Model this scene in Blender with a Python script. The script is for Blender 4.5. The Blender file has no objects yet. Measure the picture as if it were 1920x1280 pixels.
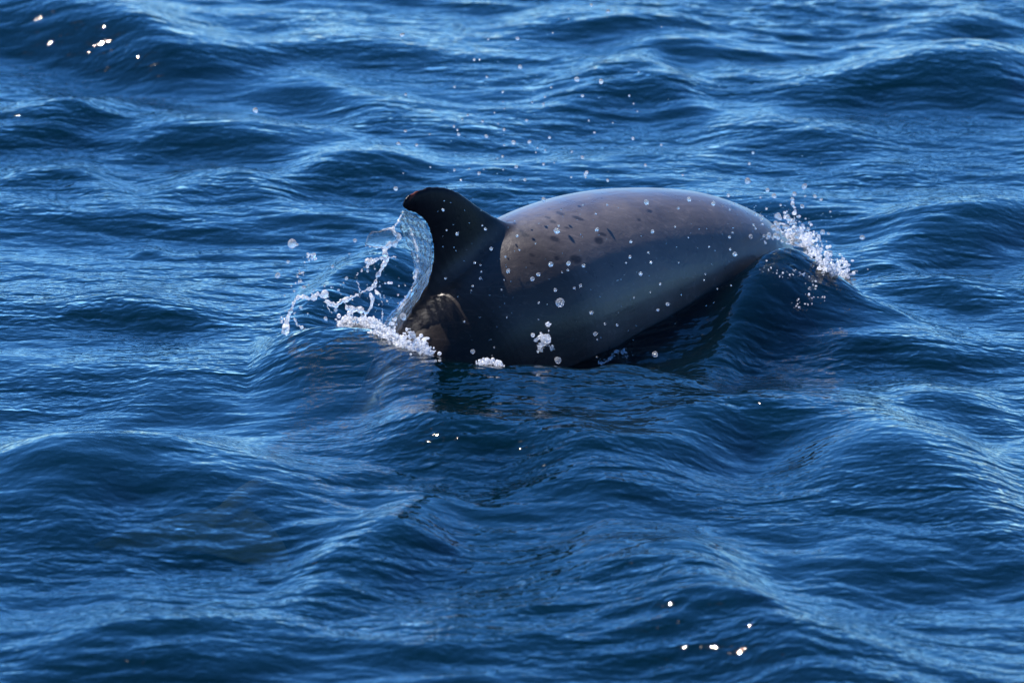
import bpy, bmesh, math, random
import numpy as np
from mathutils import Vector, Matrix

random.seed(7)
rng = np.random.default_rng(11)
scene = bpy.context.scene
COL = scene.collection

# ------------------------------------------------------------------ camera
PITCH = math.radians(14.0)
DIST = 20.0
CAM = np.array([0.0, -DIST * math.cos(PITCH), DIST * math.sin(PITCH)])
cam_d = bpy.data.cameras.new('camera')
cam = bpy.data.objects.new('camera', cam_d)
COL.objects.link(cam)
cam.location = CAM
cam.rotation_euler = (math.radians(90) - PITCH, 0, 0)
cam_d.sensor_width = 36.0
cam_d.lens = 300.0
cam_d.clip_start = 0.5
cam_d.clip_end = 20000.0
cam_d.dof.use_dof = True
cam_d.dof.focus_distance = 19.9
cam_d.dof.aperture_fstop = 5.6
scene.camera = cam

# ------------------------------------------------------------------ sky, sun, exposure
SUN_EL, SUN_AZ = math.radians(56), math.radians(-44)      # azimuth from +Y (straight ahead), positive to the right
world = bpy.data.worlds.new('World')
scene.world = world
world.use_nodes = True
wn = world.node_tree.nodes
bg = wn['Background']
sky = wn.new('ShaderNodeTexSky')
sky.sky_type = 'NISHITA'
sky.sun_disc = False
sky.sun_elevation = SUN_EL
sky.sun_rotation = SUN_AZ
sky.air_density = 0.75
sky.dust_density = 0.0
sky.ozone_density = 8.0
hs = wn.new('ShaderNodeHueSaturation')
hs.inputs['Saturation'].default_value = 1.15
tint = wn.new('ShaderNodeMix'); tint.data_type = 'RGBA'; tint.blend_type = 'MULTIPLY'
tint.inputs[0].default_value = 1.0
tint.inputs[7].default_value = (.74, .93, 1.04, 1)      # the photograph's cool white balance, over the whole sky
world.node_tree.links.new(sky.outputs[0], hs.inputs['Color'])
world.node_tree.links.new(hs.outputs[0], tint.inputs[6])
world.node_tree.links.new(tint.outputs[2], bg.inputs[0])
bg.inputs[1].default_value = 0.128
sun_d = bpy.data.lights.new('sun', 'SUN')
sun_d.energy = 5.0
sun_d.angle = math.radians(0.53)
sun_d.color = (1.0, 0.93, 0.84)
sun = bpy.data.objects.new('sun', sun_d)
COL.objects.link(sun)
sdir = Vector((math.sin(SUN_AZ) * math.cos(SUN_EL), math.cos(SUN_AZ) * math.cos(SUN_EL), math.sin(SUN_EL)))
sun.rotation_euler = sdir.to_track_quat('Z', 'Y').to_euler()
sun.location = (0, 0, 30)
scene.view_settings.view_transform = 'Standard'
scene.view_settings.look = 'None'
scene.view_settings.gamma = 1
scene.view_settings.exposure = 1.07
scene.render.engine = 'CYCLES'
scene.cycles.use_denoising = True
scene.cycles.max_bounces = 8
scene.cycles.diffuse_bounces = 2
scene.cycles.glossy_bounces = 3
scene.cycles.volume_bounces = 0
scene.cycles.transmission_bounces = 8
scene.cycles.transparent_max_bounces = 12

# ------------------------------------------------------------------ helpers
FWD = np.array([0, math.cos(PITCH), -math.sin(PITCH)])
UPV = np.array([0, math.sin(PITCH), math.cos(PITCH)])
RGT = np.array([1.0, 0, 0])
FPX = 300.0 / 36.0 * 1920


def ray(u, v):
    return FWD + RGT * ((u - 960) / FPX) - UPV * ((v - 640) / FPX)


def at_y(u, v, y):
    r = ray(u, v)
    return CAM + r * ((y - CAM[1]) / r[1])


def at_z(u, v, z):
    r = ray(u, v)
    return CAM + r * ((z - CAM[2]) / r[2])


def at_plane(u, v, p0, n):
    r = ray(u, v)
    return CAM + r * (np.dot(np.array(p0) - CAM, n) / np.dot(r, n))


def tag(o, label=None, cat=None, group=None, kind=None):
    if label: o['label'] = label
    if cat: o['category'] = cat
    if group: o['group'] = group
    if kind: o['kind'] = kind
    return o


def mesh_obj(name, verts, faces, mat, parent=None, smooth=True):
    me = bpy.data.meshes.new(name)
    me.from_pydata([tuple(map(float, v)) for v in verts], [], [tuple(map(int, f)) for f in faces])
    if smooth:
        me.polygons.foreach_set('use_smooth', [True] * len(me.polygons))
    me.materials.append(mat)
    me.update()
    o = bpy.data.objects.new(name, me)
    COL.objects.link(o)
    if parent: o.parent = parent
    return o


def new_mat(name):
    m = bpy.data.materials.new(name)
    m.use_nodes = True
    m.node_tree.nodes.clear()
    return m, m.node_tree.nodes, m.node_tree.links


def nd(nodes, typ, **kw):
    n = nodes.new(typ)
    for k, v in kw.items():
        if k.startswith('i_'):
            key = k[2:]
            n.inputs[int(key) if key.isdigit() else key.replace('_', ' ')].default_value = v
        else:
            setattr(n, k, v)
    return n


def catmull(s_ctrl, p_ctrl, s):
    """cubic Hermite through control values, non-uniform"""
    s_ctrl = np.asarray(s_ctrl, float); p = np.asarray(p_ctrl, float)
    if p.ndim == 1: p = p[:, None]
    m = np.gradient(p, s_ctrl, axis=0)
    s = np.clip(np.asarray(s, float), s_ctrl[0], s_ctrl[-1])
    i = np.clip(np.searchsorted(s_ctrl, s) - 1, 0, len(s_ctrl) - 2)
    h = (s_ctrl[i + 1] - s_ctrl[i])[:, None]
    t = ((s - s_ctrl[i])[:, None]) / h
    r = ((2*t**3 - 3*t**2 + 1) * p[i] + (t**3 - 2*t**2 + t) * h * m[i]
         + (-2*t**3 + 3*t**2) * p[i+1] + (t**3 - t**2) * h * m[i+1])
    return r[:, 0] if r.shape[1] == 1 else r


def sstep(a, b, x):
    t = np.clip((x - a) / (b - a), 0, 1)
    return t * t * (3 - 2 * t)


# ------------------------------------------------------------------ water height field
# crests read off the photograph: (pixel crest line, height m, front length m, back length m)
CRESTS = [
    # far left swell
    ([(-260, 0), (0, -5), (140, 8), (260, 40), (420, 85), (600, 120)], .085, .34, .42),
    ([(-150, 225), (40, 208), (200, 190), (330, 182), (480, 200), (600, 225)], .042, .26, .22),
    ([(330, 100), (460, 85), (620, 72), (760, 80), (900, 96)], .030, .16, .22),
    ([(420, 168), (540, 156), (660, 170), (800, 192), (900, 215)], .036, .20, .20),
    ([(-80, 322), (60, 318), (180, 330), (260, 352)], .030, .18, .20),
    ([(250, 338), (370, 322), (480, 330), (580, 345)], .034, .20, .20),
    ([(470, 322), (610, 300), (740, 286), (860, 292)], .034, .18, .22),
    ([(180, 262), (320, 248), (470, 262), (620, 268)], .022, .14, .2),
    ([(560, 235), (700, 225), (850, 240), (1000, 246)], .018, .14, .2),
    # far right
    ([(880, 30), (1000, 16), (1140, 12), (1260, 20), (1360, 42)], .040, .22, .22),
    ([(980, 160), (1090, 136), (1200, 132), (1300, 160), (1360, 185)], .042, .30, .22),
    ([(1130, 92), (1260, 84), (1400, 96)], .018, .12, .2),
    ([(1400, 175), (1480, 158), (1580, 150), (1720, 148)], .026, .16, .18),
    ([(1520, 112), (1640, 100), (1760, 92), (1870, 88), (2050, 80)], .062, .46, .25),
    ([(1560, 68), (1680, 52), (1800, 28), (1940, 30)], .032, .18, .2),
    ([(1280, 240), (1420, 225), (1560, 232), (1700, 250)], .026, .26, .25),
    ([(1560, 452), (1660, 440), (1770, 420), (1860, 398), (2000, 372)], .045, .26, .26),
    ([(1500, 330), (1640, 318), (1800, 316)], .012, .12, .2),
    # behind the fin, left
    ([(500, 585), (560, 548), (620, 512), (690, 492), (780, 480), (860, 500)], .058, .26, .22),
    ([(230, 470), (280, 460), (330, 466)], .010, .06, .08),
    ([(60, 575), (200, 568), (340, 590), (450, 605)], .020, .12, .2),
    # foreground left
    ([(-220, 862), (0, 850), (150, 842), (330, 838), (470, 846), (600, 872), (700, 905)], .085, .44, .24),
    ([(120, 770), (260, 748), (420, 752), (560, 772)], .020, .16, .2),
    ([(560, 812), (680, 796), (780, 792), (880, 806), (1000, 818), (1150, 818), (1280, 812)], .050, .26, .20),
    # foreground right
    ([(1120, 800), (1240, 778), (1360, 768), (1470, 762), (1560, 758), (1660, 768)], .050, .24, .20),
    ([(1450, 752), (1580, 762), (1700, 796), (1800, 850), (1900, 915), (2020, 990)], .060, .52, .38),
    ([(900, 880), (1020, 862), (1160, 852), (1300, 850), (1450, 862)], .055, .36, .24),
    ([(1380, 905), (1500, 870), (1620, 862), (1740, 885), (1850, 945), (1950, 1010)], .042, .36, .30),
    ([(1500, 650), (1640, 628), (1780, 640), (1940, 660)], .022, .16, .22),
    ([(1620, 720), (1760, 735), (1940, 770)], .030, .2, .2),
    ([(920, 1030), (1060, 1008), (1200, 1010), (1360, 1040), (1500, 1080)], .060, .36, .26),
    ([(470, 1120), (560, 1062), (660, 1010), (760, 972), (900, 940)], .048, .36, .24),
    ([(-200, 1060), (0, 1050), (160, 1046), (330, 1062), (480, 1100)], .020, .2, .3),
    ([(880, 1060), (1060, 1084), (1240, 1112), (1400, 1150), (1560, 1192), (1740, 1232), (1940, 1290)], .060, .42, .30),
    ([(0, 1180), (200, 1160), (420, 1180), (600, 1200)], .030, .24, .3),
    ([(1440, 1020), (1600, 1000), (1760, 1010), (1940, 1040)], .030, .3, .3),
    # shoulder ridge of the bow wave
    ([(1190, 702), (1270, 686), (1340, 652), (1400, 612), (1440, 596), (1500, 600), (1580, 612), (1680, 630)], .034, .20, .14),
    ([(1560, 540), (1640, 528), (1740, 520), (1900, 540)], .020, .14, .2),
]


# ridges the dolphin pushes up: (x, y, crest height) points in metres, front length, back length
FRONT = [(470, 655, .0), (517, 634, .045), (574, 616, .075), (630, 614, .085), (700, 621, .085), (745, 646, .085), (808, 668, .085),
         (880, 683, .080), (950, 689, .075), (1006, 687, .075), (1090, 692, .070), (1165, 687, .070), (1212, 692, .060), (1290, 712, .04), (1380, 740, .0)]
RIDGES = [
    ([tuple(at_z(u, v, h)[:2]) + (h,) for u, v, h in FRONT], .42, .09),
    ([(.14, -.18, .0), (.22, -.10, .015), (.31, -.02, .042), (.42, .07, .072), (.50, .135, .104), (.55, .18, .130), (.60, .235, .153), (.66, .285, .152), (.72, .31, .122),
      (.77, .28, .095), (.83, .22, .06), (.92, .14, .03), (1.05, .02, 0)], .24, .11),
]


def warp(x, y):
    return (x + .05 * np.sin(3.1 * y + 1.3 * x) + .02 * np.sin(9.3 * y + 2.0), y + .05 * np.sin(2.7 * x + .9 * y) + .03 * np.sin(7.1 * x + 1.7))


WAVES = []
for lam_lo, lam_hi, n, slope, spread in ((.9, 2.2, 9, .026, .28), (.42, .9, 18, .048, .30), (.2, .42, 30, .056, .42),
                                         (.10, .2, 36, .058, .60), (.05, .10, 36, .052, .80)):
    for _ in range(n):
        lam = math.exp(rng.uniform(math.log(lam_lo), math.log(lam_hi)))
        th = rng.normal(.12, spread)
        k = 2 * math.pi / lam
        WAVES.append((lam, k * math.sin(th), k * math.cos(th), rng.uniform(0, 2 * math.pi), slope * math.sqrt(2.0 / n) / k))


def gauss2(x, y, cx, cy, rx, ry):
    return np.exp(-((x - cx) / rx) ** 2 - ((y - cy) / ry) ** 2)


def height(x, y, dx=None, dy=None):
    z = np.zeros_like(x)
    sp = None if dx is None else np.maximum(dx, dy)
    wx, wy = warp(x, y)
    # patches of rougher and smoother water
    patch = .75 + .45 * np.sin(1.9 * x + .8 * y + .4) * np.sin(1.1 * y - .9 * x + 1.0) + .2 * np.sin(4.3 * x - 2.1 * y)
    patch = np.clip(patch, .3, 1.4)
    for lam, kx, ky, ph, a in WAVES:
        w = a * np.sin(kx * wx + ky * wy + ph)
        if lam < .42: w = w * patch
        if sp is not None:
            w = w * np.clip(lam / (2.5 * sp) - 1, 0, 1)
        z += w
    for pts, H, Lf, Lb in CRESTS:
        w = np.array([at_z(u, v, H * .75) for u, v in pts])
        o = np.argsort(w[:, 0]); w = w[o]
        xr = np.clip(x, w[0, 0], w[-1, 0])
        f = catmull(w[:, 0], w[:, 1], xr.ravel()).reshape(x.shape)
        # keep the crest line from running dead straight
        f = f + .03 * np.sin(9 * x + H * 400) + .016 * np.sin(23 * x + H * 900) + .03 * np.sin(4.1 * x + H * 1500)
        L = w[-1, 0] - w[0, 0]
        e = np.minimum(.42 * L, .6)
        env = sstep(w[0, 0], w[0, 0] + e, x) * (1 - sstep(w[-1, 0] - e, w[-1, 0], x))
        if not env.any(): continue
        env = 1.12 * env * (.85 + .15 * np.sin(7 * x + H * 700))
        d = y - f
        p = np.where(d < 0, np.exp(-np.abs(d / Lf) ** 2), np.exp(-np.abs(d / Lb) ** 2))
        z += H * env * p - H * .35 * env * np.exp(-((d + 1.5 * Lf) / (.7 * Lf)) ** 2)
    calm = np.zeros_like(z); add = np.zeros_like(z)
    for pts, Lf, Lb in RIDGES:
        w = np.array(pts)
        xr = np.clip(x, w[0, 0], w[-1, 0]).ravel()
        f = np.interp(xr, w[:, 0], w[:, 1]) * .4 + .6 * catmull(w[:, 0], w[:, 1], xr)
        f = f.reshape(x.shape) + .006 * np.sin(31 * x) + .004 * np.sin(57 * x + 1)
        H = np.clip(catmull(w[:, 0], w[:, 2], xr), 0, 1).reshape(x.shape)
        d = y - f
        p = np.where(d < 0, np.exp(-np.abs(d / Lf) ** 1.6), np.exp(-np.abs(d / Lb) ** 1.8))
        add = add + H * p
        calm = np.maximum(calm, np.minimum(H / .06, 1) * np.exp(-(d / .2) ** 2))
    z = z * (1 - .8 * calm) + add
    # hollow pulled down along the dolphin's flank
    z -= .015 * gauss2(x, y, .30, -.12, .22, .20)
    return z


def axis(lo, hi, step, far):
    core = np.arange(lo, hi + step * .5, step)
    g, s, p = [], step, hi
    while p < far:
        s *= 1.22; p += s; g.append(p)
    up = np.array(g)
    g, s, p = [], step, lo
    while p > -far:
        s *= 1.22; p -= s; g.append(p)
    return np.concatenate([np.array(g)[::-1], core, up])


ax = axis(-1.75, 1.75, .0095, 4000)
ay = axis(-3.3, 4.6, .0085, 4000)
X, Y = np.meshgrid(ax, ay)
DX, DY = np.meshgrid(np.gradient(ax), np.gradient(ay))
Z = height(X, Y, DX, DY)


def water_z(x, y):
    x, y = np.atleast_1d(x), np.atleast_1d(y)
    i = np.clip(np.searchsorted(ax, x) - 1, 0, len(ax) - 2); j = np.clip(np.searchsorted(ay, y) - 1, 0, len(ay) - 2)
    fx = (x - ax[i]) / (ax[i + 1] - ax[i]); fy = (y - ay[j]) / (ay[j + 1] - ay[j])
    return (Z[j, i] * (1 - fx) + Z[j, i + 1] * fx) * (1 - fy) + (Z[j + 1, i] * (1 - fx) + Z[j + 1, i + 1] * fx) * fy


# ------------------------------------------------------------------ materials
def water_material():
    m, n, l = new_mat('sea_water')
    out = nd(n, 'ShaderNodeOutputMaterial')
    tc = nd(n, 'ShaderNodeTexCoord')
    mp = nd(n, 'ShaderNodeMapping')
    mp.inputs['Scale'].default_value = (.42, 1.0, 1.0)
    mp.inputs['Rotation'].default_value = (0, 0, .12)
    l.new(tc.outputs['Object'], mp.inputs['Vector'])
    n1 = nd(n, 'ShaderNodeTexNoise', i_Scale=17.0, i_Detail=1.0, i_Roughness=.5, i_Distortion=.5)
    n2 = nd(n, 'ShaderNodeTexNoise', i_Scale=46.0, i_Detail=.5, i_Roughness=.5, i_Distortion=.5)
    n3 = nd(n, 'ShaderNodeTexNoise', i_Scale=1.7, i_Detail=2.0)
    for q in (n1, n3): l.new(mp.outputs[0], q.inputs['Vector'])
    l.new(tc.outputs['Object'], n2.inputs['Vector'])
    r3 = nd(n, 'ShaderNodeMapRange', i_1=.38, i_2=.60, i_3=.45, i_4=1.15)
    l.new(n3.outputs[0], r3.inputs[0])
    b1 = nd(n, 'ShaderNodeBump', i_Strength=1.0, i_Distance=.0095)
    l.new(n1.outputs[0], b1.inputs['Height']); l.new(r3.outputs[0], b1.inputs['Strength'])
    b2 = nd(n, 'ShaderNodeBump', i_Distance=.0034)
    l.new(n2.outputs[0], b2.inputs['Height'])
    l.new(r3.outputs[0], b2.inputs['Strength'])
    l.new(b1.outputs[0], b2.inputs['Normal'])
    gl = nd(n, 'ShaderNodeBsdfGlossy', i_Roughness=.045)
    gl.inputs['Color'].default_value = (1, 1, 1, 1)
    l.new(b2.outputs[0], gl.inputs['Normal'])
    fr = nd(n, 'ShaderNodeFresnel', i_IOR=1.333)
    l.new(b2.outputs[0], fr.inputs['Normal'])
    tr = nd(n, 'ShaderNodeBsdfTransparent')
    tr.inputs['Color'].default_value = (.95, .98, 1, 1)
    mix = nd(n, 'ShaderNodeMixShader')
    l.new(fr.outputs[0], mix.inputs[0]); l.new(tr.outputs[0], mix.inputs[1]); l.new(gl.outputs[0], mix.inputs[2])
    l.new(mix.outputs[0], out.inputs['Surface'])
    ab = nd(n, 'ShaderNodeVolumeAbsorption', i_Density=6.0)
    ab.inputs['Color'].default_value = (.10, .30, .36, 1)
    sc = nd(n, 'ShaderNodeVolumeScatter', i_Density=1.2, i_Anisotropy=.0)
    sc.inputs['Color'].default_value = (.003, .076, .115, 1)
    add = nd(n, 'ShaderNodeAddShader')
    l.new(ab.outputs[0], add.inputs[0]); l.new(sc.outputs[0], add.inputs[1])
    l.new(add.outputs[0], out.inputs['Volume'])
    return m


def skin_material():
    m, n, l = new_mat('wet_dolphin_skin')
    out = nd(n, 'ShaderNodeOutputMaterial')
    p = nd(n, 'ShaderNodeBsdfPrincipled', i_Roughness=.34, i_IOR=1.40)
    p.inputs['Coat Weight'].default_value = .55
    p.inputs['Coat Roughness'].default_value = .28
    p.inputs['Coat IOR'].default_value = 1.33
    at = nd(n, 'ShaderNodeVertexColor', layer_name='skin')
    tc = nd(n, 'ShaderNodeTexCoord')
    n1 = nd(n, 'ShaderNodeTexNoise', i_Scale=14.0, i_Detail=5.0, i_Roughness=.6, i_Distortion=.4)
    n2 = nd(n, 'ShaderNodeTexNoise', i_Scale=240.0, i_Detail=2.0)
    mpg = nd(n, 'ShaderNodeMapping')
    mpg.inputs['Rotation'].default_value = (0, 0, -.73)
    mpg.inputs['Scale'].default_value = (16, 40, 30)
    n3 = nd(n, 'ShaderNodeTexNoise', i_Scale=1.0, i_Detail=3.0, i_Distortion=1.6)
    l.new(tc.outputs['Object'], mpg.inputs[0]); l.new(mpg.outputs[0], n3.inputs['Vector'])
    for q in (n1, n2): l.new(tc.outputs['Object'], q.inputs['Vector'])
    mr = nd(n, 'ShaderNodeMapRange', i_1=.3, i_2=.7, i_3=.80, i_4=1.14)
    l.new(n1.outputs[0], mr.inputs[0])
    mx = nd(n, 'ShaderNodeMix', data_type='RGBA', blend_type='MULTIPLY')
    mx.inputs[0].default_value = 1.0
    l.new(at.outputs[0], mx.inputs[6]); l.new(mr.outputs[0], mx.inputs[7])
    mps = nd(n, 'ShaderNodeMapping'); mps.inputs['Rotation'].default_value = (.25, .1, -.73); mps.inputs['Scale'].default_value = (6, 130, 110)
    n5 = nd(n, 'ShaderNodeTexNoise', i_Scale=1.0, i_Detail=2.0, i_Distortion=.8)
    l.new(tc.outputs['Object'], mps.inputs[0]); l.new(mps.outputs[0], n5.inputs['Vector'])
    rk = nd(n, 'ShaderNodeMapRange', i_1=.60, i_2=.72, i_3=1.0, i_4=1.45)
    l.new(n5.outputs[0], rk.inputs[0])
    mx2 = nd(n, 'ShaderNodeMix', data_type='RGBA', blend_type='MULTIPLY')
    mx2.inputs[0].default_value = 1.0
    l.new(mx.outputs[2], mx2.inputs[6]); l.new(rk.outputs[0], mx2.inputs[7])
    l.new(mx2.outputs[2], p.inputs['Base Color'])
    b1 = nd(n, 'ShaderNodeBump', i_Strength=.14, i_Distance=.004)
    l.new(n3.outputs[0], b1.inputs['Height'])
    n4 = nd(n, 'ShaderNodeTexNoise', i_Scale=38.0, i_Detail=3.0, i_Distortion=1.4)
    l.new(tc.outputs['Object'], n4.inputs['Vector'])
    b3 = nd(n, 'ShaderNodeBump', i_Strength=.22, i_Distance=.004)
    l.new(n4.outputs[0], b3.inputs['Height']); l.new(b1.outputs[0], b3.inputs['Normal'])
    b2 = nd(n, 'ShaderNodeBump', i_Strength=.25, i_Distance=.0012)
    l.new(n2.outputs[0], b2.inputs['Height']); l.new(b3.outputs[0], b2.inputs['Normal'])
    l.new(b2.outputs[0], p.inputs['Normal'])
    rr = nd(n, 'ShaderNodeMapRange', i_1=.35, i_2=.7, i_3=.26, i_4=.46)
    l.new(n1.outputs[0], rr.inputs[0]); l.new(rr.outputs[0], p.inputs['Roughness'])
    cw = nd(n, 'ShaderNodeMath', operation='MULTIPLY', i_1=.6)
    l.new(at.outputs['Alpha'], cw.inputs[0]); l.new(cw.outputs[0], p.inputs['Coat Weight'])
    l.new(at.outputs['Alpha'], p.inputs['Specular IOR Level']) if False else None
    sl = nd(n, 'ShaderNodeMath', operation='MULTIPLY', i_1=.5)
    l.new(at.outputs['Alpha'], sl.inputs[0]); l.new(sl.outputs[0], p.inputs['Specular IOR Level'])
    l.new(p.outputs[0], out.inputs['Surface'])
    return m


M_WATER = water_material()
M_SKIN = skin_material()

# ------------------------------------------------------------------ the sea
ny, nx = X.shape
base = np.stack([X.ravel(), Y.ravel(), Z.ravel()], 1)
idx = np.arange(nx * ny).reshape(ny, nx)
quads = np.stack([idx[:-1, :-1].ravel(), idx[:-1, 1:].ravel(), idx[1:, 1:].ravel(), idx[1:, :-1].ravel()], 1)
bot = []
DEEP = -60.0
ring = np.concatenate([idx[0, :-1], idx[:-1, -1], idx[-1, :0:-1], idx[:0:-1, 0]])
rb = base[ring].copy(); rb[:, 2] = DEEP
nb = len(base)
verts = np.concatenate([base, rb])
k = np.arange(len(ring)); k2 = (k + 1) % len(ring)
side = np.stack([ring[k], nb + k, nb + k2, ring[k2]], 1)
me = bpy.data.meshes.new('sea')
nq = len(quads) + len(side)
loops = np.concatenate([quads.ravel(), side.ravel(), (nb + k)[::-1]])
starts = np.concatenate([np.arange(nq) * 4, [nq * 4]])
totals = np.concatenate([np.full(nq, 4), [len(ring)]])
me.vertices.add(len(verts)); me.vertices.foreach_set('co', verts.astype(np.float32).ravel())
me.loops.add(len(loops)); me.loops.foreach_set('vertex_index', loops.astype(np.int32))
me.polygons.add(nq + 1)
me.polygons.foreach_set('loop_start', starts.astype(np.int32))
me.polygons.foreach_set('loop_total', totals.astype(np.int32))
sm = np.zeros(nq + 1, bool); sm[:len(quads)] = True
me.polygons.foreach_set('use_smooth', sm)
me.update(calc_edges=True)
me.materials.append(M_WATER)
sea = bpy.data.objects.new('sea_water', me)
COL.objects.link(sea)
tag(sea, 'rippled deep blue sea water around the dolphin', kind='structure')

# ------------------------------------------------------------------ dolphin
S_C = [0, .16, .30, .48, .68, 1.05, 1.42, 1.70, 2.00, 2.30, 2.46]
P_C = [(.735, .625, -.155), (.640, .540, -.055), (.550, .455, .020), (.418, .355, .068), (.266, .242, .081), (.043, .039, .053),
       (-.132, -.139, -.019), (-.290, -.360, -.165), (-.440, -.650, -.210), (-.600, -.980, -.135), (-.690, -1.170, -.185)]
S_R = [0, .06, .12, .17, .22, .30, .40, .55, .75, 1.0, 1.2, 1.42, 1.7, 2.0, 2.25, 2.40, 2.46]
HGT = [.018, .030, .036, .056, .122, .168, .194, .214, .232, .240, .228, .192, .138, .085, .050, .028, .012]
WID = [.022, .036, .044, .060, .112, .150, .176, .202, .225, .228, .210, .165, .105, .055, .032, .030, .012]


def spine(s):
    s = np.atleast_1d(np.asarray(s, float))
    p = catmull(S_C, P_C, s)
    q = catmull(S_C, P_C, np.clip(s + .02, 0, 2.46)) - catmull(S_C, P_C, np.clip(s - .02, 0, 2.46))
    t = -q / np.linalg.norm(q, axis=1)[:, None]            # towards the head
    side = np.cross(t, np.array([0, 0, 1.0])); side /= np.linalg.norm(side, axis=1)[:, None]   # animal's right
    n = np.cross(side, t)
    return p, t, side, n


def loft(rings, closed_ends=True):
    v = np.concatenate(rings); m = len(rings[0]); f = []
    for i in range(len(rings) - 1):
        for j in range(m):
            a, b = i * m + j, i * m + (j + 1) % m
            f.append((a, b, b + m, a + m))
    f.append(tuple(range(m - 1, -1, -1))); f.append(tuple(range((len(rings) - 1) * m, len(rings) * m)))
    return v, f


def build_dolphin():
    pieces = []
    # trunk from beak to tail stock
    ss = np.concatenate([np.linspace(0.0, .3, 26), np.linspace(.32, 2.46, 90)])
    p, t, sd, n = spine(ss)
    h = catmull(S_R, HGT, ss); w = catmull(S_R, WID, ss)
    th = np.linspace(0, 2 * np.pi, 56, endpoint=False)
    rings = []
    for i in range(len(ss)):
        c, s_ = np.cos(th), np.sin(th)
        cc = np.sign(c) * np.abs(c) ** .95; s2 = np.sign(s_) * np.abs(s_) ** .95
        keel = 1.0
        rings.append(p[i] + np.outer(cc * w[i], sd[i]) + np.outer(s2 * h[i] * keel, n[i]))
    pieces.append(loft(rings))
    # dorsal fin: outline traced on the vertical plane through the back
    p1, t1, s1, n1 = spine(1.2)
    pl0 = spine(1.05)[0][0]
    pln = s1[0]
    lead = [(1010, 412), (960, 417), (930, 407), (903, 391), (876, 371), (852, 356), (826, 349), (800, 350), (776, 359), (760, 370), (754, 382)]
    trail = [(752, 640), (765, 590), (786, 556), (801, 527), (809, 500), (811, 470), (806, 440), (796, 418), (781, 405), (766, 398), (757, 393)]
    LE = np.array([at_plane(u, v, pl0, pln) for u, v in lead]); TE = np.array([at_plane(u, v, pl0, pln) for u, v in trail])
    k = np.linspace(0, 1, len(lead)); kk = np.linspace(0, 1, 34)
    LE = catmull(k, LE, kk); TE = catmull(k, TE, kk)
    inward = -n1[0]
    rows = [(LE[0] + inward * .16, TE[0] + inward * .14 + t1[0] * .10), (LE[0] + inward * .08, TE[0] + inward * .07 + t1[0] * .05)]
    rows += list(zip(LE, TE))
    rings = []
    cs = np.concatenate([(1 - np.cos(np.linspace(0, np.pi, 15))) / 2])
    for i, (a, b) in enumerate(rows):
        ch = np.linalg.norm(b - a)
        f = max(0, (i - 2) / 33.0)
        T = min(.075, .16 * ch) * (1 - .35 * f) * (1 + .9 * math.exp(-f * 9)) + .006
        prof = 2.6 * np.sqrt(cs + 1e-9) * (1 - cs) ** .9 * .5 + .06 * np.sin(np.pi * cs)
        prof = prof / prof.max() * T * .5
        up = a + np.outer(cs, b - a) + np.outer(prof, pln)
        lo = a + np.outer(cs, b - a) - np.outer(prof, pln)
        rings.append(np.concatenate([up, lo[-2:0:-1]]))
    pieces.append(loft(rings))

    # paired fins: root, direction outwards, sweep
    def flat_fin(root, out, back, nrm, span, chord, sweep, thick, tip=.25, curve=.8, rows=16):
        rings = []
        for r in np.linspace(-.25, 1, rows):
            q = max(r, 0)
            c = chord * ((1 - q ** 1.6) * (1 - tip) + tip) * (1 if q < .97 else .5)
            off = root + out * span * r + back * sweep * (q ** (1 + curve))
            prof = np.sqrt(cs + 1e-9) * (1 - cs) ** .9
            prof = prof / prof.max() * thick * (1 - .75 * q) * .5 + .0015
            line = off + np.outer(cs - .35, back) * c
            rings.append(np.concatenate([line + np.outer(prof, nrm), (line - np.outer(prof, nrm))[-2:0:-1]]))
        return loft(rings)
    pf, tf, sf, nf = (q[0] for q in spine(.56))
    for sg in (1, -1):
        out = sf * sg * .70 - nf * .62 - tf * .35; out /= np.linalg.norm(out)
        back = -tf * .94 - nf * .1 + sf * sg * .1; back -= out * np.dot(back, out); back /= np.linalg.norm(back)
        nr = np.cross(out, back)
        pieces.append(flat_fin(pf + sf * sg * .12 - nf * .12, out, back, nr, .30, .145, .10, .035))
    pk, tk, sk, nk = (q[0] for q in spine(2.36))
    for sg in (1, -1):
        out = sk * sg * .96 - tk * .28; out /= np.linalg.norm(out)
        back = -tk - out * np.dot(-tk, out); back /= np.linalg.norm(back)
        pieces.append(flat_fin(pk + sk * sg * .01 - tk * .02, out, back, nk, .27, .20, .09, .032, tip=.14))
    V, F, o = [], [], 0
    for v, f in pieces:
        V.append(v); F += [tuple(i + o for i in q) for q in f]; o += len(v)
    V = np.concatenate(V)
    me = bpy.data.meshes.new('dolphin_raw'); me.from_pydata(V.tolist(), [], F)
    bm = bmesh.new(); bm.from_mesh(me); bmesh.ops.recalc_face_normals(bm, faces=bm.faces); bm.to_mesh(me); bm.free()
    tmp = bpy.data.objects.new('raw', me); COL.objects.link(tmp)
    r = tmp.modifiers.new('r', 'REMESH'); r.mode = 'VOXEL'; r.voxel_size = .0045
    s_ = tmp.modifiers.new('s', 'SMOOTH'); s_.factor = .5; s_.iterations = 9
    dg = bpy.context.evaluated_depsgraph_get()
    out = bpy.data.meshes.new_from_object(tmp.evaluated_get(dg))
    bpy.data.objects.remove(tmp); bpy.data.meshes.remove(me)
    out.name = 'dolphin'
    return out


dme = build_dolphin()
nv = len(dme.vertices)
co = np.empty(nv * 3, np.float32); dme.vertices.foreach_get('co', co); co = co.reshape(-1, 3).astype(float)
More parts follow.
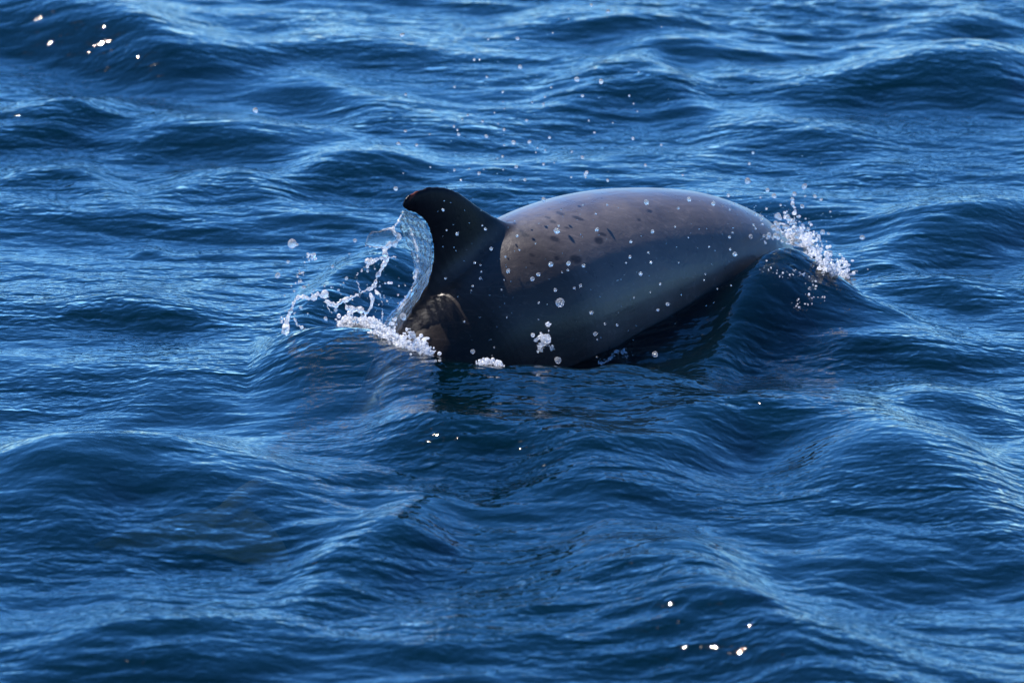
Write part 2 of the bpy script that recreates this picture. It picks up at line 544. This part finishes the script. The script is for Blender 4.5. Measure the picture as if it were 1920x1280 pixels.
# colouring: dark fin, shade painted from fin to tail, grey flank, paler belly, scattered dark scars
sgrid = np.linspace(0, 2.46, 124)
gp, gt, gs, gn = spine(sgrid)
best = np.full(nv, 1e9); bi = np.zeros(nv, int)
for i in range(len(sgrid)):
    d = ((co - gp[i]) ** 2).sum(1)
    m_ = d < best
    best[m_] = d[m_]; bi[m_] = i
hh = catmull(S_R, HGT, sgrid)[bi]
lat = ((co - gp[bi]) * gn[bi]).sum(1) / hh            # -1 belly .. 1 back, above 1 on the fin
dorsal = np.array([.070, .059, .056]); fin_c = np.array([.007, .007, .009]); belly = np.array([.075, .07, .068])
colr = np.repeat(dorsal[None], nv, 0)
colr = colr + (belly - dorsal) * sstep(-.25, -.75, lat)[:, None] if False else colr * (1 - sstep(.25, .8, -lat))[:, None] + belly * sstep(.25, .8, -lat)[:, None]
colr = colr * (1 - .5 * sstep(.98, 1.12, sgrid[bi]) - .2 * sstep(1.3, 1.45, sgrid[bi]))[:, None]   # shade below the fin painted into the skin, deeper on the tail stock
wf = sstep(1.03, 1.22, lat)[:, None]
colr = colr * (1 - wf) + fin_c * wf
fl = sstep(2.2, 2.32, sgrid[bi])[:, None]
colr = colr * (1 - fl) + np.array([.27, .20, .13]) * fl
SCARS = [(1050, 400, 9, 3), (1084, 409, 13, 3), (1037, 416, 7, 3), (984, 440, 9, 4), (1063, 427, 6, 2), (1040, 448, 10, 5), (1123, 451, 9, 7), (997, 478, 6, 3), (1044, 484, 5, 4),
         (998, 494, 6, 2), (1247, 402, 24, 15), (1218, 396, 6, 3), (1080, 486, 12, 8), (978, 434, 6, 3), (1027, 408, 7, 2), (1130, 439, 8, 3), (1198, 412, 5, 2)]
vis_px = np.empty((nv, 2))
rel = co - CAM
dep = rel @ FWD
vis_px[:, 0] = 960 + FPX * (rel @ RGT) / dep; vis_px[:, 1] = 640 - FPX * (rel @ UPV) / dep
nrm = np.empty(nv * 3, np.float32); dme.vertices.foreach_get('normal', nrm); nrm = nrm.reshape(-1, 3)
near = ((co - gp[bi]) * gs[bi]).sum(1) > 0
for u, v, a, b in SCARS:
    du, dv = vis_px[:, 0] - u, vis_px[:, 1] - v
    ca, sa = math.cos(.32), math.sin(.32)
    e = ((du * ca + dv * sa) / (a * .95)) ** 2 + ((-du * sa + dv * ca) / (b * .95)) ** 2
    wgt = (sstep(1.6, .5, e) if False else 1 - sstep(.5, 1.5, e)) * near * (.28 if a > 20 else .92)
    colr = colr * (1 - wgt)[:, None] + np.array([.012, .011, .012]) * wgt[:, None]
# healed nick at the fin tip
du, dv = vis_px[:, 0] - 776, vis_px[:, 1] - 363
e = ((du * .6 - dv * .8) / 14) ** 2 + ((du * .8 + dv * .6) / 3.5) ** 2
wgt = (1 - sstep(.5, 1.5, e)) * .8
colr = colr * (1 - wgt)[:, None] + np.array([.12, .035, .025]) * wgt[:, None]
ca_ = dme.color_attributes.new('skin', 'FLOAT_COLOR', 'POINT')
gloss = (1 - .5 * sstep(.95, 1.15, sgrid[bi])) * (1 - .8 * sstep(1.30, 1.42, sgrid[bi])) * (1 - .6 * wf[:, 0])            # gloss lowered to deepen flank and fin shade; underwater tail has no wet film
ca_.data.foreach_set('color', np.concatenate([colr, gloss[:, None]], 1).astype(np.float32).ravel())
dme.polygons.foreach_set('use_smooth', [True] * len(dme.polygons))
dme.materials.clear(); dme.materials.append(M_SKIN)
dolphin = bpy.data.objects.new('dolphin', dme)
COL.objects.link(dolphin)
tag(dolphin, 'grey brown dolphin arching its back and dorsal fin out of the water', 'dolphin')


# ------------------------------------------------------------------ splash water
def glass_material():
    m, n, l = new_mat('splash_water')
    out = nd(n, 'ShaderNodeOutputMaterial')
    p = nd(n, 'ShaderNodeBsdfPrincipled', i_Roughness=.09, i_IOR=1.333)
    p.inputs['Base Color'].default_value = (.97, .985, 1, 1)
    p.inputs['Transmission Weight'].default_value = 1.0
    tc = nd(n, 'ShaderNodeTexCoord')
    nz = nd(n, 'ShaderNodeTexNoise', i_Scale=120.0, i_Detail=2.0)
    l.new(tc.outputs['Object'], nz.inputs['Vector'])
    b = nd(n, 'ShaderNodeBump', i_Strength=.35, i_Distance=.002)
    l.new(nz.outputs[0], b.inputs['Height']); l.new(b.outputs[0], p.inputs['Normal'])
    l.new(p.outputs[0], out.inputs['Surface'])
    return m


def sheet_material():
    m, n, l = new_mat('thin_water_sheet')
    out = nd(n, 'ShaderNodeOutputMaterial')
    tc = nd(n, 'ShaderNodeTexCoord')
    nz = nd(n, 'ShaderNodeTexNoise', i_Scale=150.0, i_Detail=3.0, i_Distortion=.5)
    l.new(tc.outputs['Object'], nz.inputs['Vector'])
    b = nd(n, 'ShaderNodeBump', i_Strength=.8, i_Distance=.003)
    l.new(nz.outputs[0], b.inputs['Height'])
    gl = nd(n, 'ShaderNodeBsdfGlossy', i_Roughness=.10)
    tr = nd(n, 'ShaderNodeBsdfTransparent')
    tr.inputs['Color'].default_value = (.97, .98, 1, 1)
    rf = nd(n, 'ShaderNodeBsdfGlass', i_Roughness=.08, i_IOR=1.333)
    fr = nd(n, 'ShaderNodeFresnel', i_IOR=1.333)
    for q_ in (gl, rf, fr): l.new(b.outputs[0], q_.inputs['Normal'])
    m1 = nd(n, 'ShaderNodeMixShader', i_0=.4)
    l.new(tr.outputs[0], m1.inputs[1]); l.new(rf.outputs[0], m1.inputs[2])
    m2 = nd(n, 'ShaderNodeMixShader')
    l.new(fr.outputs[0], m2.inputs[0]); l.new(m1.outputs[0], m2.inputs[1]); l.new(gl.outputs[0], m2.inputs[2])
    l.new(m2.outputs[0], out.inputs['Surface'])
    return m


def foam_material(name='foam', lo=.25, hi=.85):
    m, n, l = new_mat(name)
    out = nd(n, 'ShaderNodeOutputMaterial')
    tc = nd(n, 'ShaderNodeTexCoord')
    nz = nd(n, 'ShaderNodeTexNoise', i_Scale=70.0, i_Detail=3.0)
    l.new(tc.outputs['Object'], nz.inputs['Vector'])
    n2 = nd(n, 'ShaderNodeTexNoise', i_Scale=260.0, i_Detail=2.0)
    l.new(tc.outputs['Object'], n2.inputs['Vector'])
    b = nd(n, 'ShaderNodeBump', i_Strength=.7, i_Distance=.002)
    l.new(n2.outputs[0], b.inputs['Height'])
    gl = nd(n, 'ShaderNodeBsdfGlass', i_Roughness=.10, i_IOR=1.333)
    l.new(b.outputs[0], gl.inputs['Normal'])
    tl = nd(n, 'ShaderNodeBsdfTranslucent'); tl.inputs['Color'].default_value = (.86, .88, .92, 1)
    df = nd(n, 'ShaderNodeBsdfDiffuse'); df.inputs['Color'].default_value = (.86, .88, .92, 1)
    mw = nd(n, 'ShaderNodeMixShader', i_0=.35)
    l.new(tl.outputs[0], mw.inputs[1]); l.new(df.outputs[0], mw.inputs[2])
    mr = nd(n, 'ShaderNodeMapRange', i_1=.38, i_2=.62, i_3=lo, i_4=hi)
    l.new(nz.outputs[0], mr.inputs[0])
    mx = nd(n, 'ShaderNodeMixShader')
    l.new(mr.outputs[0], mx.inputs[0]); l.new(gl.outputs[0], mx.inputs[1]); l.new(mw.outputs[0], mx.inputs[2])
    l.new(mx.outputs[0], out.inputs['Surface'])
    return m


M_SHEET = sheet_material()
M_GLASS = glass_material()
M_FOAM = foam_material()
M_STRAND = foam_material('aerated_water', .08, .50)
M_DROP = foam_material('drop_water', .05, .18)


def ico(sub):
    bm = bmesh.new(); bmesh.ops.create_icosphere(bm, subdivisions=sub, radius=1)
    bm.verts.ensure_lookup_table()
    v = np.array([w.co[:] for w in bm.verts]); f = [tuple(w.index for w in q.verts) for q in bm.faces]
    bm.free()
    return v, f


ICO1, ICO2, ICO3 = ico(1), ico(2), ico(3)


def balls(centers, radii, ic=ICO1, jitter=.18):
    V, F, o = [], [], 0
    for c, r in zip(centers, radii):
        k = 1 + jitter * rng.normal(size=(1, 3))
        V.append(np.asarray(c) + ic[0] * r * k); F += [tuple(i + o for i in q) for q in ic[1]]; o += len(ic[0])
    return np.concatenate(V), F


def fused(name, v, f, voxel, mat, parent=None, smooth=2):
    me = bpy.data.meshes.new(name); me.from_pydata(v.tolist(), [], f)
    tmp = bpy.data.objects.new('raw', me); COL.objects.link(tmp)
    r = tmp.modifiers.new('r', 'REMESH'); r.mode = 'VOXEL'; r.voxel_size = voxel
    sm_ = tmp.modifiers.new('s', 'SMOOTH'); sm_.factor = .5; sm_.iterations = smooth
    out = bpy.data.meshes.new_from_object(tmp.evaluated_get(bpy.context.evaluated_depsgraph_get()))
    bpy.data.objects.remove(tmp); bpy.data.meshes.remove(me)
    out.name = name
    out.polygons.foreach_set('use_smooth', [True] * len(out.polygons))
    out.materials.clear(); out.materials.append(mat)
    o = bpy.data.objects.new(name, out); COL.objects.link(o)
    if parent: o.parent = parent
    return o


def on_water(u, v):
    """where the line of sight through a pixel first meets the sea"""
    r = ray(u, v); r = r / np.linalg.norm(r)
    t = np.linspace(15.5, 24.5, 1500)
    p = CAM + np.outer(t, r)
    hz = water_z(p[:, 0], p[:, 1])
    i = int(np.argmax(p[:, 2] < hz))
    return p[i]


PX = 1 / 800.0
FIN_P0 = spine(1.05)[0][0]
FIN_N = spine(1.2)[2][0]


def fin_plane(u, v, off=0.0):
    return at_plane(u, v, FIN_P0 + FIN_N * off, FIN_N)


# --- sheet of water trailing from the fin
splash = bpy.data.objects.new('fin_splash', None)
COL.objects.link(splash)
splash.location = tuple(on_water(700, 625))
tag(splash, 'glassy sheet and beaded strands of water thrown up behind the dorsal fin', 'splash')
bpy.context.view_layer.update()


def under(o, parent):
    o.parent = parent
    o.matrix_parent_inverse = parent.matrix_world.inverted()
    return o


RT = [(759, 394), (775, 402), (792, 414), (803, 434), (809, 462), (810, 492), (804, 520), (793, 545), (778, 572), (764, 600), (752, 632)]
LT = [(752, 396), (752, 408), (756, 424), (768, 448), (775, 472), (779, 498), (774, 524), (764, 548), (748, 574), (732, 598), (716, 622)]
kk = np.linspace(0, 1, len(RT)); q = np.linspace(0, 1, 90)
R3 = catmull(kk, np.array([fin_plane(*p) for p in RT]), q); L3 = catmull(kk, np.array([fin_plane(*p) for p in LT]), q)
NC = 30
cgrid = np.linspace(0, 1, NC)
top, botm = [], []
for i in range(len(q)):
    for j, c in enumerate(cgrid):
        p = R3[i] * (1 - c) + L3[i] * c
        wob = .010 * c * math.sin(9 * q[i] + 2 * c) + .0022 * math.sin(60 * q[i] + 9 * c) + .0016 * math.sin(31 * c + 22 * q[i]) + .0008 * rng.normal()
        edge = .0045 * math.exp(-((1 - c) / .10) ** 2) * (1 + .6 * math.sin(70 * q[i]) * math.sin(23 * q[i] + 1))
        th = .0011 + edge + .0010 * abs(math.sin(47 * q[i] + 13 * c) * math.sin(29 * c - 17 * q[i]))
        p = p + FIN_N * wob
        top.append(p + FIN_N * th); botm.append(p - FIN_N * th)
n_ = len(top); F = []
for i in range(len(q) - 1):
    for j in range(NC - 1):
        a = i * NC + j
        F.append((a, a + 1, a + NC + 1, a + NC)); F.append((n_ + a, n_ + a + NC, n_ + a + NC + 1, n_ + a + 1))
for i in range(len(q) - 1):
    for j, fl in ((0, 0), (NC - 1, 1)):
        a = i * NC + j; b = a + NC
        F.append((a, b, n_ + b, n_ + a) if not fl else (b, a, n_ + a, n_ + b))
for j in range(NC - 1):
    a = j; b = j + 1
    F.append((b, a, n_ + a, n_ + b))
    a = (len(q) - 1) * NC + j; b = a + 1
    F.append((a, b, n_ + b, n_ + a))
under(mesh_obj('water_sheet', top + botm, F, M_SHEET), splash)

# --- beaded strands
STRANDS = [
    ([(753, 400), (747, 415), (737, 427)], 2.2), ([(719, 468), (725, 481), (719, 498), (708, 518), (701, 536), (690, 542), (673, 551), (653, 560), (644, 563), (631, 572), (618, 570), (612, 564)], 4.0),
    ([(609, 548), (608, 556), (594, 552), (581, 560), (563, 556), (553, 562), (548, 575), (542, 590), (537, 606), (535, 624)], 4.6),
    ([(644, 563), (651, 575), (662, 578), (675, 581), (686, 586), (695, 575), (698, 562), (695, 551)], 3.6),
    ([(670, 529), (674, 540), (673, 551)], 2.2), ([(688, 490), (706, 487), (719, 483), (741, 482)], 3.0),
    ([(666, 518), (688, 498), (706, 487)], 2.0), ([(703, 544), (714, 557), (717, 582), (716, 604)], 1.6), ([(710, 536), (723, 531), (736, 531)], 2.0),
    ([(770, 428), (778, 455), (783, 478), (782, 510), (772, 540), (756, 568), (740, 594)], 2.4),
    ([(612, 564), (616, 578), (624, 588)], 2.0), ([(556, 580), (552, 598), (562, 612), (580, 618)], 2.2),
]
for pts, r0 in STRANDS:
    w = np.array([fin_plane(u, v, -.012 if u > 742 else -.03) if u > 700 else at_y(u, v, -.20 + .0003 * (u - 700)) for u, v in pts])
    L = np.linalg.norm(np.diff(w, axis=0), axis=1).sum()
    t = np.linspace(0, 1, max(12, int(L / .0016)))
    c = catmull(np.linspace(0, 1, len(w)), w, t)
    ph = rng.uniform(0, 6, 3)
    slow = .5 + .5 * np.sin(t * L * 62 + ph[0]) * np.sin(t * L * 27 + ph[1])
    bead = .22 + .95 * slow ** 2 + .35 * np.abs(np.sin(t * L * 210 + ph[2])) * rng.random(len(t)) + .9 * (rng.random(len(t)) < .06)
    c = c + rng.normal(0, .0013, c.shape)
    ns = max(3, len(t) // 7)                              # satellite beads torn off the strand
    pick = rng.integers(0, len(t), ns)
    sc_ = c[pick] + rng.normal(0, .0065, (ns, 3))
    v, f = balls(np.concatenate([c, sc_]), np.concatenate([r0 * PX * bead, r0 * PX * rng.uniform(.18, .60, ns)]))
    under(fused('strand', v, f, .0013, M_STRAND), splash)

# --- the bulging membrane above the strands
v0, f0 = ICO3
cm = fin_plane(716, 447, -.03)
a0 = np.arctan2(v0[:, 2], v0[:, 0])


def rim_r(a): return 1 + .16 * np.sin(2 * a + .8) + .09 * np.sin(5 * a + 2) + .05 * np.sin(9 * a)


mv = v0 * np.array([27 * PX, .007, 19 * PX]) * rim_r(a0)[:, None]
under(mesh_obj('membrane', mv + cm, f0, M_SHEET), splash)
ang = np.linspace(0, 2 * np.pi, 160)
rc = rim_r(ang)[:, None] * np.stack([27 * PX * np.cos(ang), .15 * PX * 27 * np.sin(3 * ang), 19 * PX * np.sin(ang)], 1) + cm + rng.normal(0, .001, (160, 3))
rw = (.15 + 1.2 * sstep(-.3, 1, np.cos(ang)) + .5 * sstep(.3, 1, -np.sin(ang))) * (.6 + .8 * rng.random(160))
v, f = balls(rc, 2.6 * PX * rw)
under(fused('membrane_rim', v, f, .0013, M_STRAND), splash)


# --- foam
def heap(name, label, spine_px, ry, n, rmin, rmax, depth=.05, up=1.0, z0=None):
    """froth: broken blobs of water heaped unevenly round a line on the sea, ragged at the edges"""
    cs_, rs = [], []
    t = np.linspace(0, 1, len(spine_px)); base_ = np.array(spine_px, float)
    ph = rng.uniform(0, 6, 4)
    for _ in range(n):
        k_ = rng.random()
        u, v = catmull(t, base_, np.array([k_]))[0]
        peak = max(.12, .45 + .45 * math.sin(17 * k_ + ph[0]) * math.sin(41 * k_ + ph[1]) + .35 * math.sin(73 * k_ + ph[2]))
        p = on_water(u, v) if z0 is None else at_z(u, v, z0)
        a, rr = rng.uniform(0, 2 * math.pi), abs(rng.normal(0, .45))
        lift = rng.random() ** 1.5 * up * ry * PX * peak * math.exp(-rr * rr)
        p = p + np.array([math.cos(a) * rr * ry * PX * 1.2, math.sin(a) * rr * depth, 0])
        p[2] = max(p[2], water_z(p[0], p[1])[0]) + lift
        cs_.append(p)
        rs.append((rmin + (rmax - rmin) * rng.random() ** 3) * PX * (1.25 - .6 * min(rr, 1.2)))
    v, f = balls(cs_, rs, ICO1, .3)
    o = fused(name, v, f, .0014, M_FOAM, smooth=1)
    tag(o, label, 'foam', kind='stuff')
    return o


heap('foam', 'mound of white froth between the strands of water behind the fin', [(640, 612), (660, 606), (690, 608), (705, 612)], 15, 900, .8, 4.5, .04, 1.5)
heap('foam', 'white froth along the tail stock where it meets the swell', [(700, 622), (730, 634), (752, 645), (780, 655), (806, 664)], 17, 1400, .8, 4.5, .02, 2.2, .085)
heap('foam', 'small dome of froth against the dark flank under the fin', [(898, 682), (918, 681), (940, 685)], 9, 320, .8, 3.5, .015, 1.6, .078)
heap('foam', 'white froth curling over the bow wave ahead of the head', [(1440, 466), (1462, 450), (1485, 444), (1508, 454), (1528, 480), (1545, 502), (1562, 514), (1590, 518)], 30, 1700, .6, 4.6, .06, 2.0)
heap('foam', 'sparkling flecks of froth in the hollow beside the flank', [(1120, 684), (1140, 678), (1152, 662), (1168, 660), (1176, 668)], 13, 260, .5, 2.2, .03, .4)
heap('foam', 'sparkling flecks of froth under the pale lower flank', [(1205, 618), (1222, 606), (1240, 598), (1256, 590)], 16, 170, .5, 2.0, .04, .4)
heap('foam', 'sparkling flecks of froth on the dark bow wave face', [(1430, 500), (1470, 520), (1505, 515), (1525, 545), (1490, 575), (1545, 560)], 20, 240, .5, 2.4, .06, .5)

# ------------------------------------------------------------------ drops in the air
DROP_MESHES = []
for i in range(6):
    v, f = ICO2 if i else ICO3
    w = v.copy()
    w *= 1 + .10 * np.sin(v @ rng.normal(0, 2.2, 3) + i)[:, None]
    w *= np.array([1, 1, 1]) + rng.normal(0, .10, 3)
    me = bpy.data.meshes.new('water_drop'); me.from_pydata(w.tolist(), [], f)
    me.polygons.foreach_set('use_smooth', [True] * len(me.polygons)); me.materials.append(M_DROP)
    DROP_MESHES.append(me)


def drop(p, r, label, group):
    o = bpy.data.objects.new('water_drop', DROP_MESHES[random.randrange(6)])
    o.location = tuple(p)
    o.rotation_euler = (random.uniform(0, 6), random.uniform(0, 6), random.uniform(0, 6))
    o.scale = (r, r, r)
    COL.objects.link(o)
    return tag(o, label, 'water drop', group)


BIG = [
    (548, 457, 8.5, -.15, 'large round water drop highest in the cluster left of the splash'),
    (584, 481, 9.5, -.15, 'large lumpy water drop just below the highest drop left of the splash'),
    (521, 516, 6.0, -.15, 'round water drop farthest out from the splash strands over blue water'),
    (525, 600, 7.0, -.15, 'lumpy water drop low beside the leftmost splash strand'),
    (563, 512, 5.5, -.15, 'upper of two stacked drops under the large lumpy drop'),
    (562, 527, 5.0, -.15, 'lower of two stacked drops under the large lumpy drop'),
    (754, 66, 4.5, -.1, 'lone glinting drop high in the air above the dorsal fin'),
    (479, 207, 4.5, -.1, 'lone clear drop far out over open water away from the fin'),
    (742, 354, 4.5, -.2, 'bright drop just beside the tip of the dorsal fin'),
    (1212, 379, 5.5, -.3, 'round clear drop in front of the top of the back'),
    (1044, 433, 6.0, -.4, 'round clear drop amid the dark scars on the back'),
    (1050, 567, 7.5, -.45, 'largest ring shaped drop in front of the dark lower flank'),
    (998, 523, 5.0, -.45, 'clear drop beside the curved edge of the fin shadow'),
    (1021, 636, 12.0, -.45, 'big ragged blob of water in front of the flank above the swell'),
    (1013, 653, 6.0, -.45, 'bluish drop hanging under the big ragged blob of water'),
    (1035, 652, 4.5, -.45, 'glowing drop at the lower edge of the big ragged blob'),
    (1027, 608, 4.5, -.45, 'drop just above the big ragged blob of water'),
    (1046, 675, 5.5, -.45, 'bean shaped drop just above the crest below the flank'),
    (1116, 626, 4.5, -.45, 'clear drop above the flecks of froth in the hollow'),
    (1228, 664, 5.0, -.35, 'oval drop over the dark hollow beside the flank'),
    (1292, 374, 4.5, -.1, 'bright drop hanging before the crown of the back near the head'),
    (774, 628, 6.0, -.42, 'clear bubble like drop on the froth along the tail stock'),
    (756, 594, 6.0, -.40, 'round drop at the foot of the glassy water sheet'),
]
for u, v, r, y, lab in BIG:
    if 'lumpy' in lab or 'ragged' in lab:
        n_ = 40 if 'ragged' in lab else 18
        c = at_y(u, v, y) + rng.normal(0, .55, (n_, 3)) * r * PX * np.array([1, .7, 1])
        bv, bf = balls(c, r * PX * rng.uniform(.12, .36, n_), ICO2, .25)
        tag(fused('water_drop', bv, bf, .0012, M_STRAND, smooth=1), lab, 'water drop')
    else:
        drop(at_y(u, v, y), r * PX, lab, None)
PAIRS = [(963, 267, 3.8), (993, 266, 4.2), (968, 313, 3.6), (1082, 149, 4.6), (1127, 153, 4.6), (1092, 180, 3.8), (975, 126, 3.8), (1140, 22, 3.6), (1109, 10, 3), (1100, 323, 3.0),
         (889, 112, 3.0), (860, 252, 3.0), (1180, 180, 2.5), (1240, 272, 2.5), (1405, 307, 2.5), (1022, 182, 2.5), (905, 228, 3), (912, 256, 3.5), (945, 243, 2.8)]
SP_GROUP = ['drops in the air above the dolphin', 'drops in front of the flank', 'drops ahead of the head', 'drops round the fin splash']
SP_LABEL = ['tiny clear water drop in the air above the dolphin', 'tiny clear water drop in front of the dark flank and fin', 'small bright water drop in the spray ahead of the head',
            'small clear water drop flying among the strands of the fin splash']
for u, v, r in PAIRS:
    drop(at_y(u, v, rng.uniform(-.25, .1)), r * PX, 'glinting drop, larger than its neighbours, in the air above the dolphin', SP_GROUP[0])


def tri_r(lo, hi): return 1.12 * (lo + (hi - lo) * rng.random() ** 2.4)


def air_label(u):
    return ('tiny clear drop in the air over the water above the dorsal fin' if u < 900 else 'tiny clear drop in the air over the water above the arched back' if u < 1250
            else 'tiny clear drop in the air over the water beyond the head')


def flank_label(u, v):
    if u < 960: return 'tiny clear drop before the black dorsal fin and the shadow below it'
    return 'tiny clear drop before the sunlit brown back' if v < 560 - .4 * (u - 985) else 'tiny clear drop before the shaded lower flank'


for _ in range(66):
    u = np.clip(rng.normal(990, 170), 560, 1500); v = 340 - abs(rng.normal(0, 140))
    if v < 5: continue
    drop(at_y(u, v, rng.uniform(-.3, .2)), tri_r(1.3, 3.2) * PX, air_label(u), SP_GROUP[0])
for _ in range(84):
    u = rng.uniform(830, 1400); v = rng.uniform(372, 672)
    if u > 1150 and v > 640 - .35 * (u - 1150): continue
    drop(at_y(u, v, rng.uniform(-.50, -.42)), tri_r(1.3, 3.8) * PX, flank_label(u, v), SP_GROUP[1])
for _ in range(100):
    u = np.clip(rng.normal(1474, 46), 1365, 1625); v = 462 + .6 * max(u - 1500, 0) - abs(rng.normal(0, 52)) - 4
    drop(at_y(u, v, rng.uniform(.22, .42)), tri_r(1.8, 5.2) * PX, SP_LABEL[2] if v > 410 else 'small bright water drop thrown high above the froth ahead of the head', SP_GROUP[2])
for _ in range(52):
    u = rng.uniform(515, 760); v = rng.normal(548, 42)
    if v > 615: continue
    drop(at_y(u, v, rng.uniform(-.3, -.1)), tri_r(1.3, 4.0) * PX, SP_LABEL[3], SP_GROUP[3])
# the finest spray, too small to count
cs_, rs = [], []
for _ in range(420):
    k = rng.random()
    if k < .35: u, v, y = rng.normal(1480, 60), 450 - abs(rng.normal(0, 60)), .3
    elif k < .65: u, v, y = rng.uniform(820, 1380), rng.uniform(370, 640), -.46
    elif k < .85: u, v, y = rng.normal(980, 220), 340 - abs(rng.normal(0, 150)), -.1
    else: u, v, y = rng.uniform(500, 780), rng.normal(540, 50), -.2
    if y == -.2 and v > 610: continue
    cs_.append(at_y(u, v, y + rng.uniform(-.05, .05))); rs.append(rng.uniform(.5, 1.2) * PX)
v, f = balls(cs_, rs)
tag(mesh_obj('fine_spray', v, f, M_GLASS), 'finest specks of spray hanging round the dolphin', 'spray', kind='stuff')
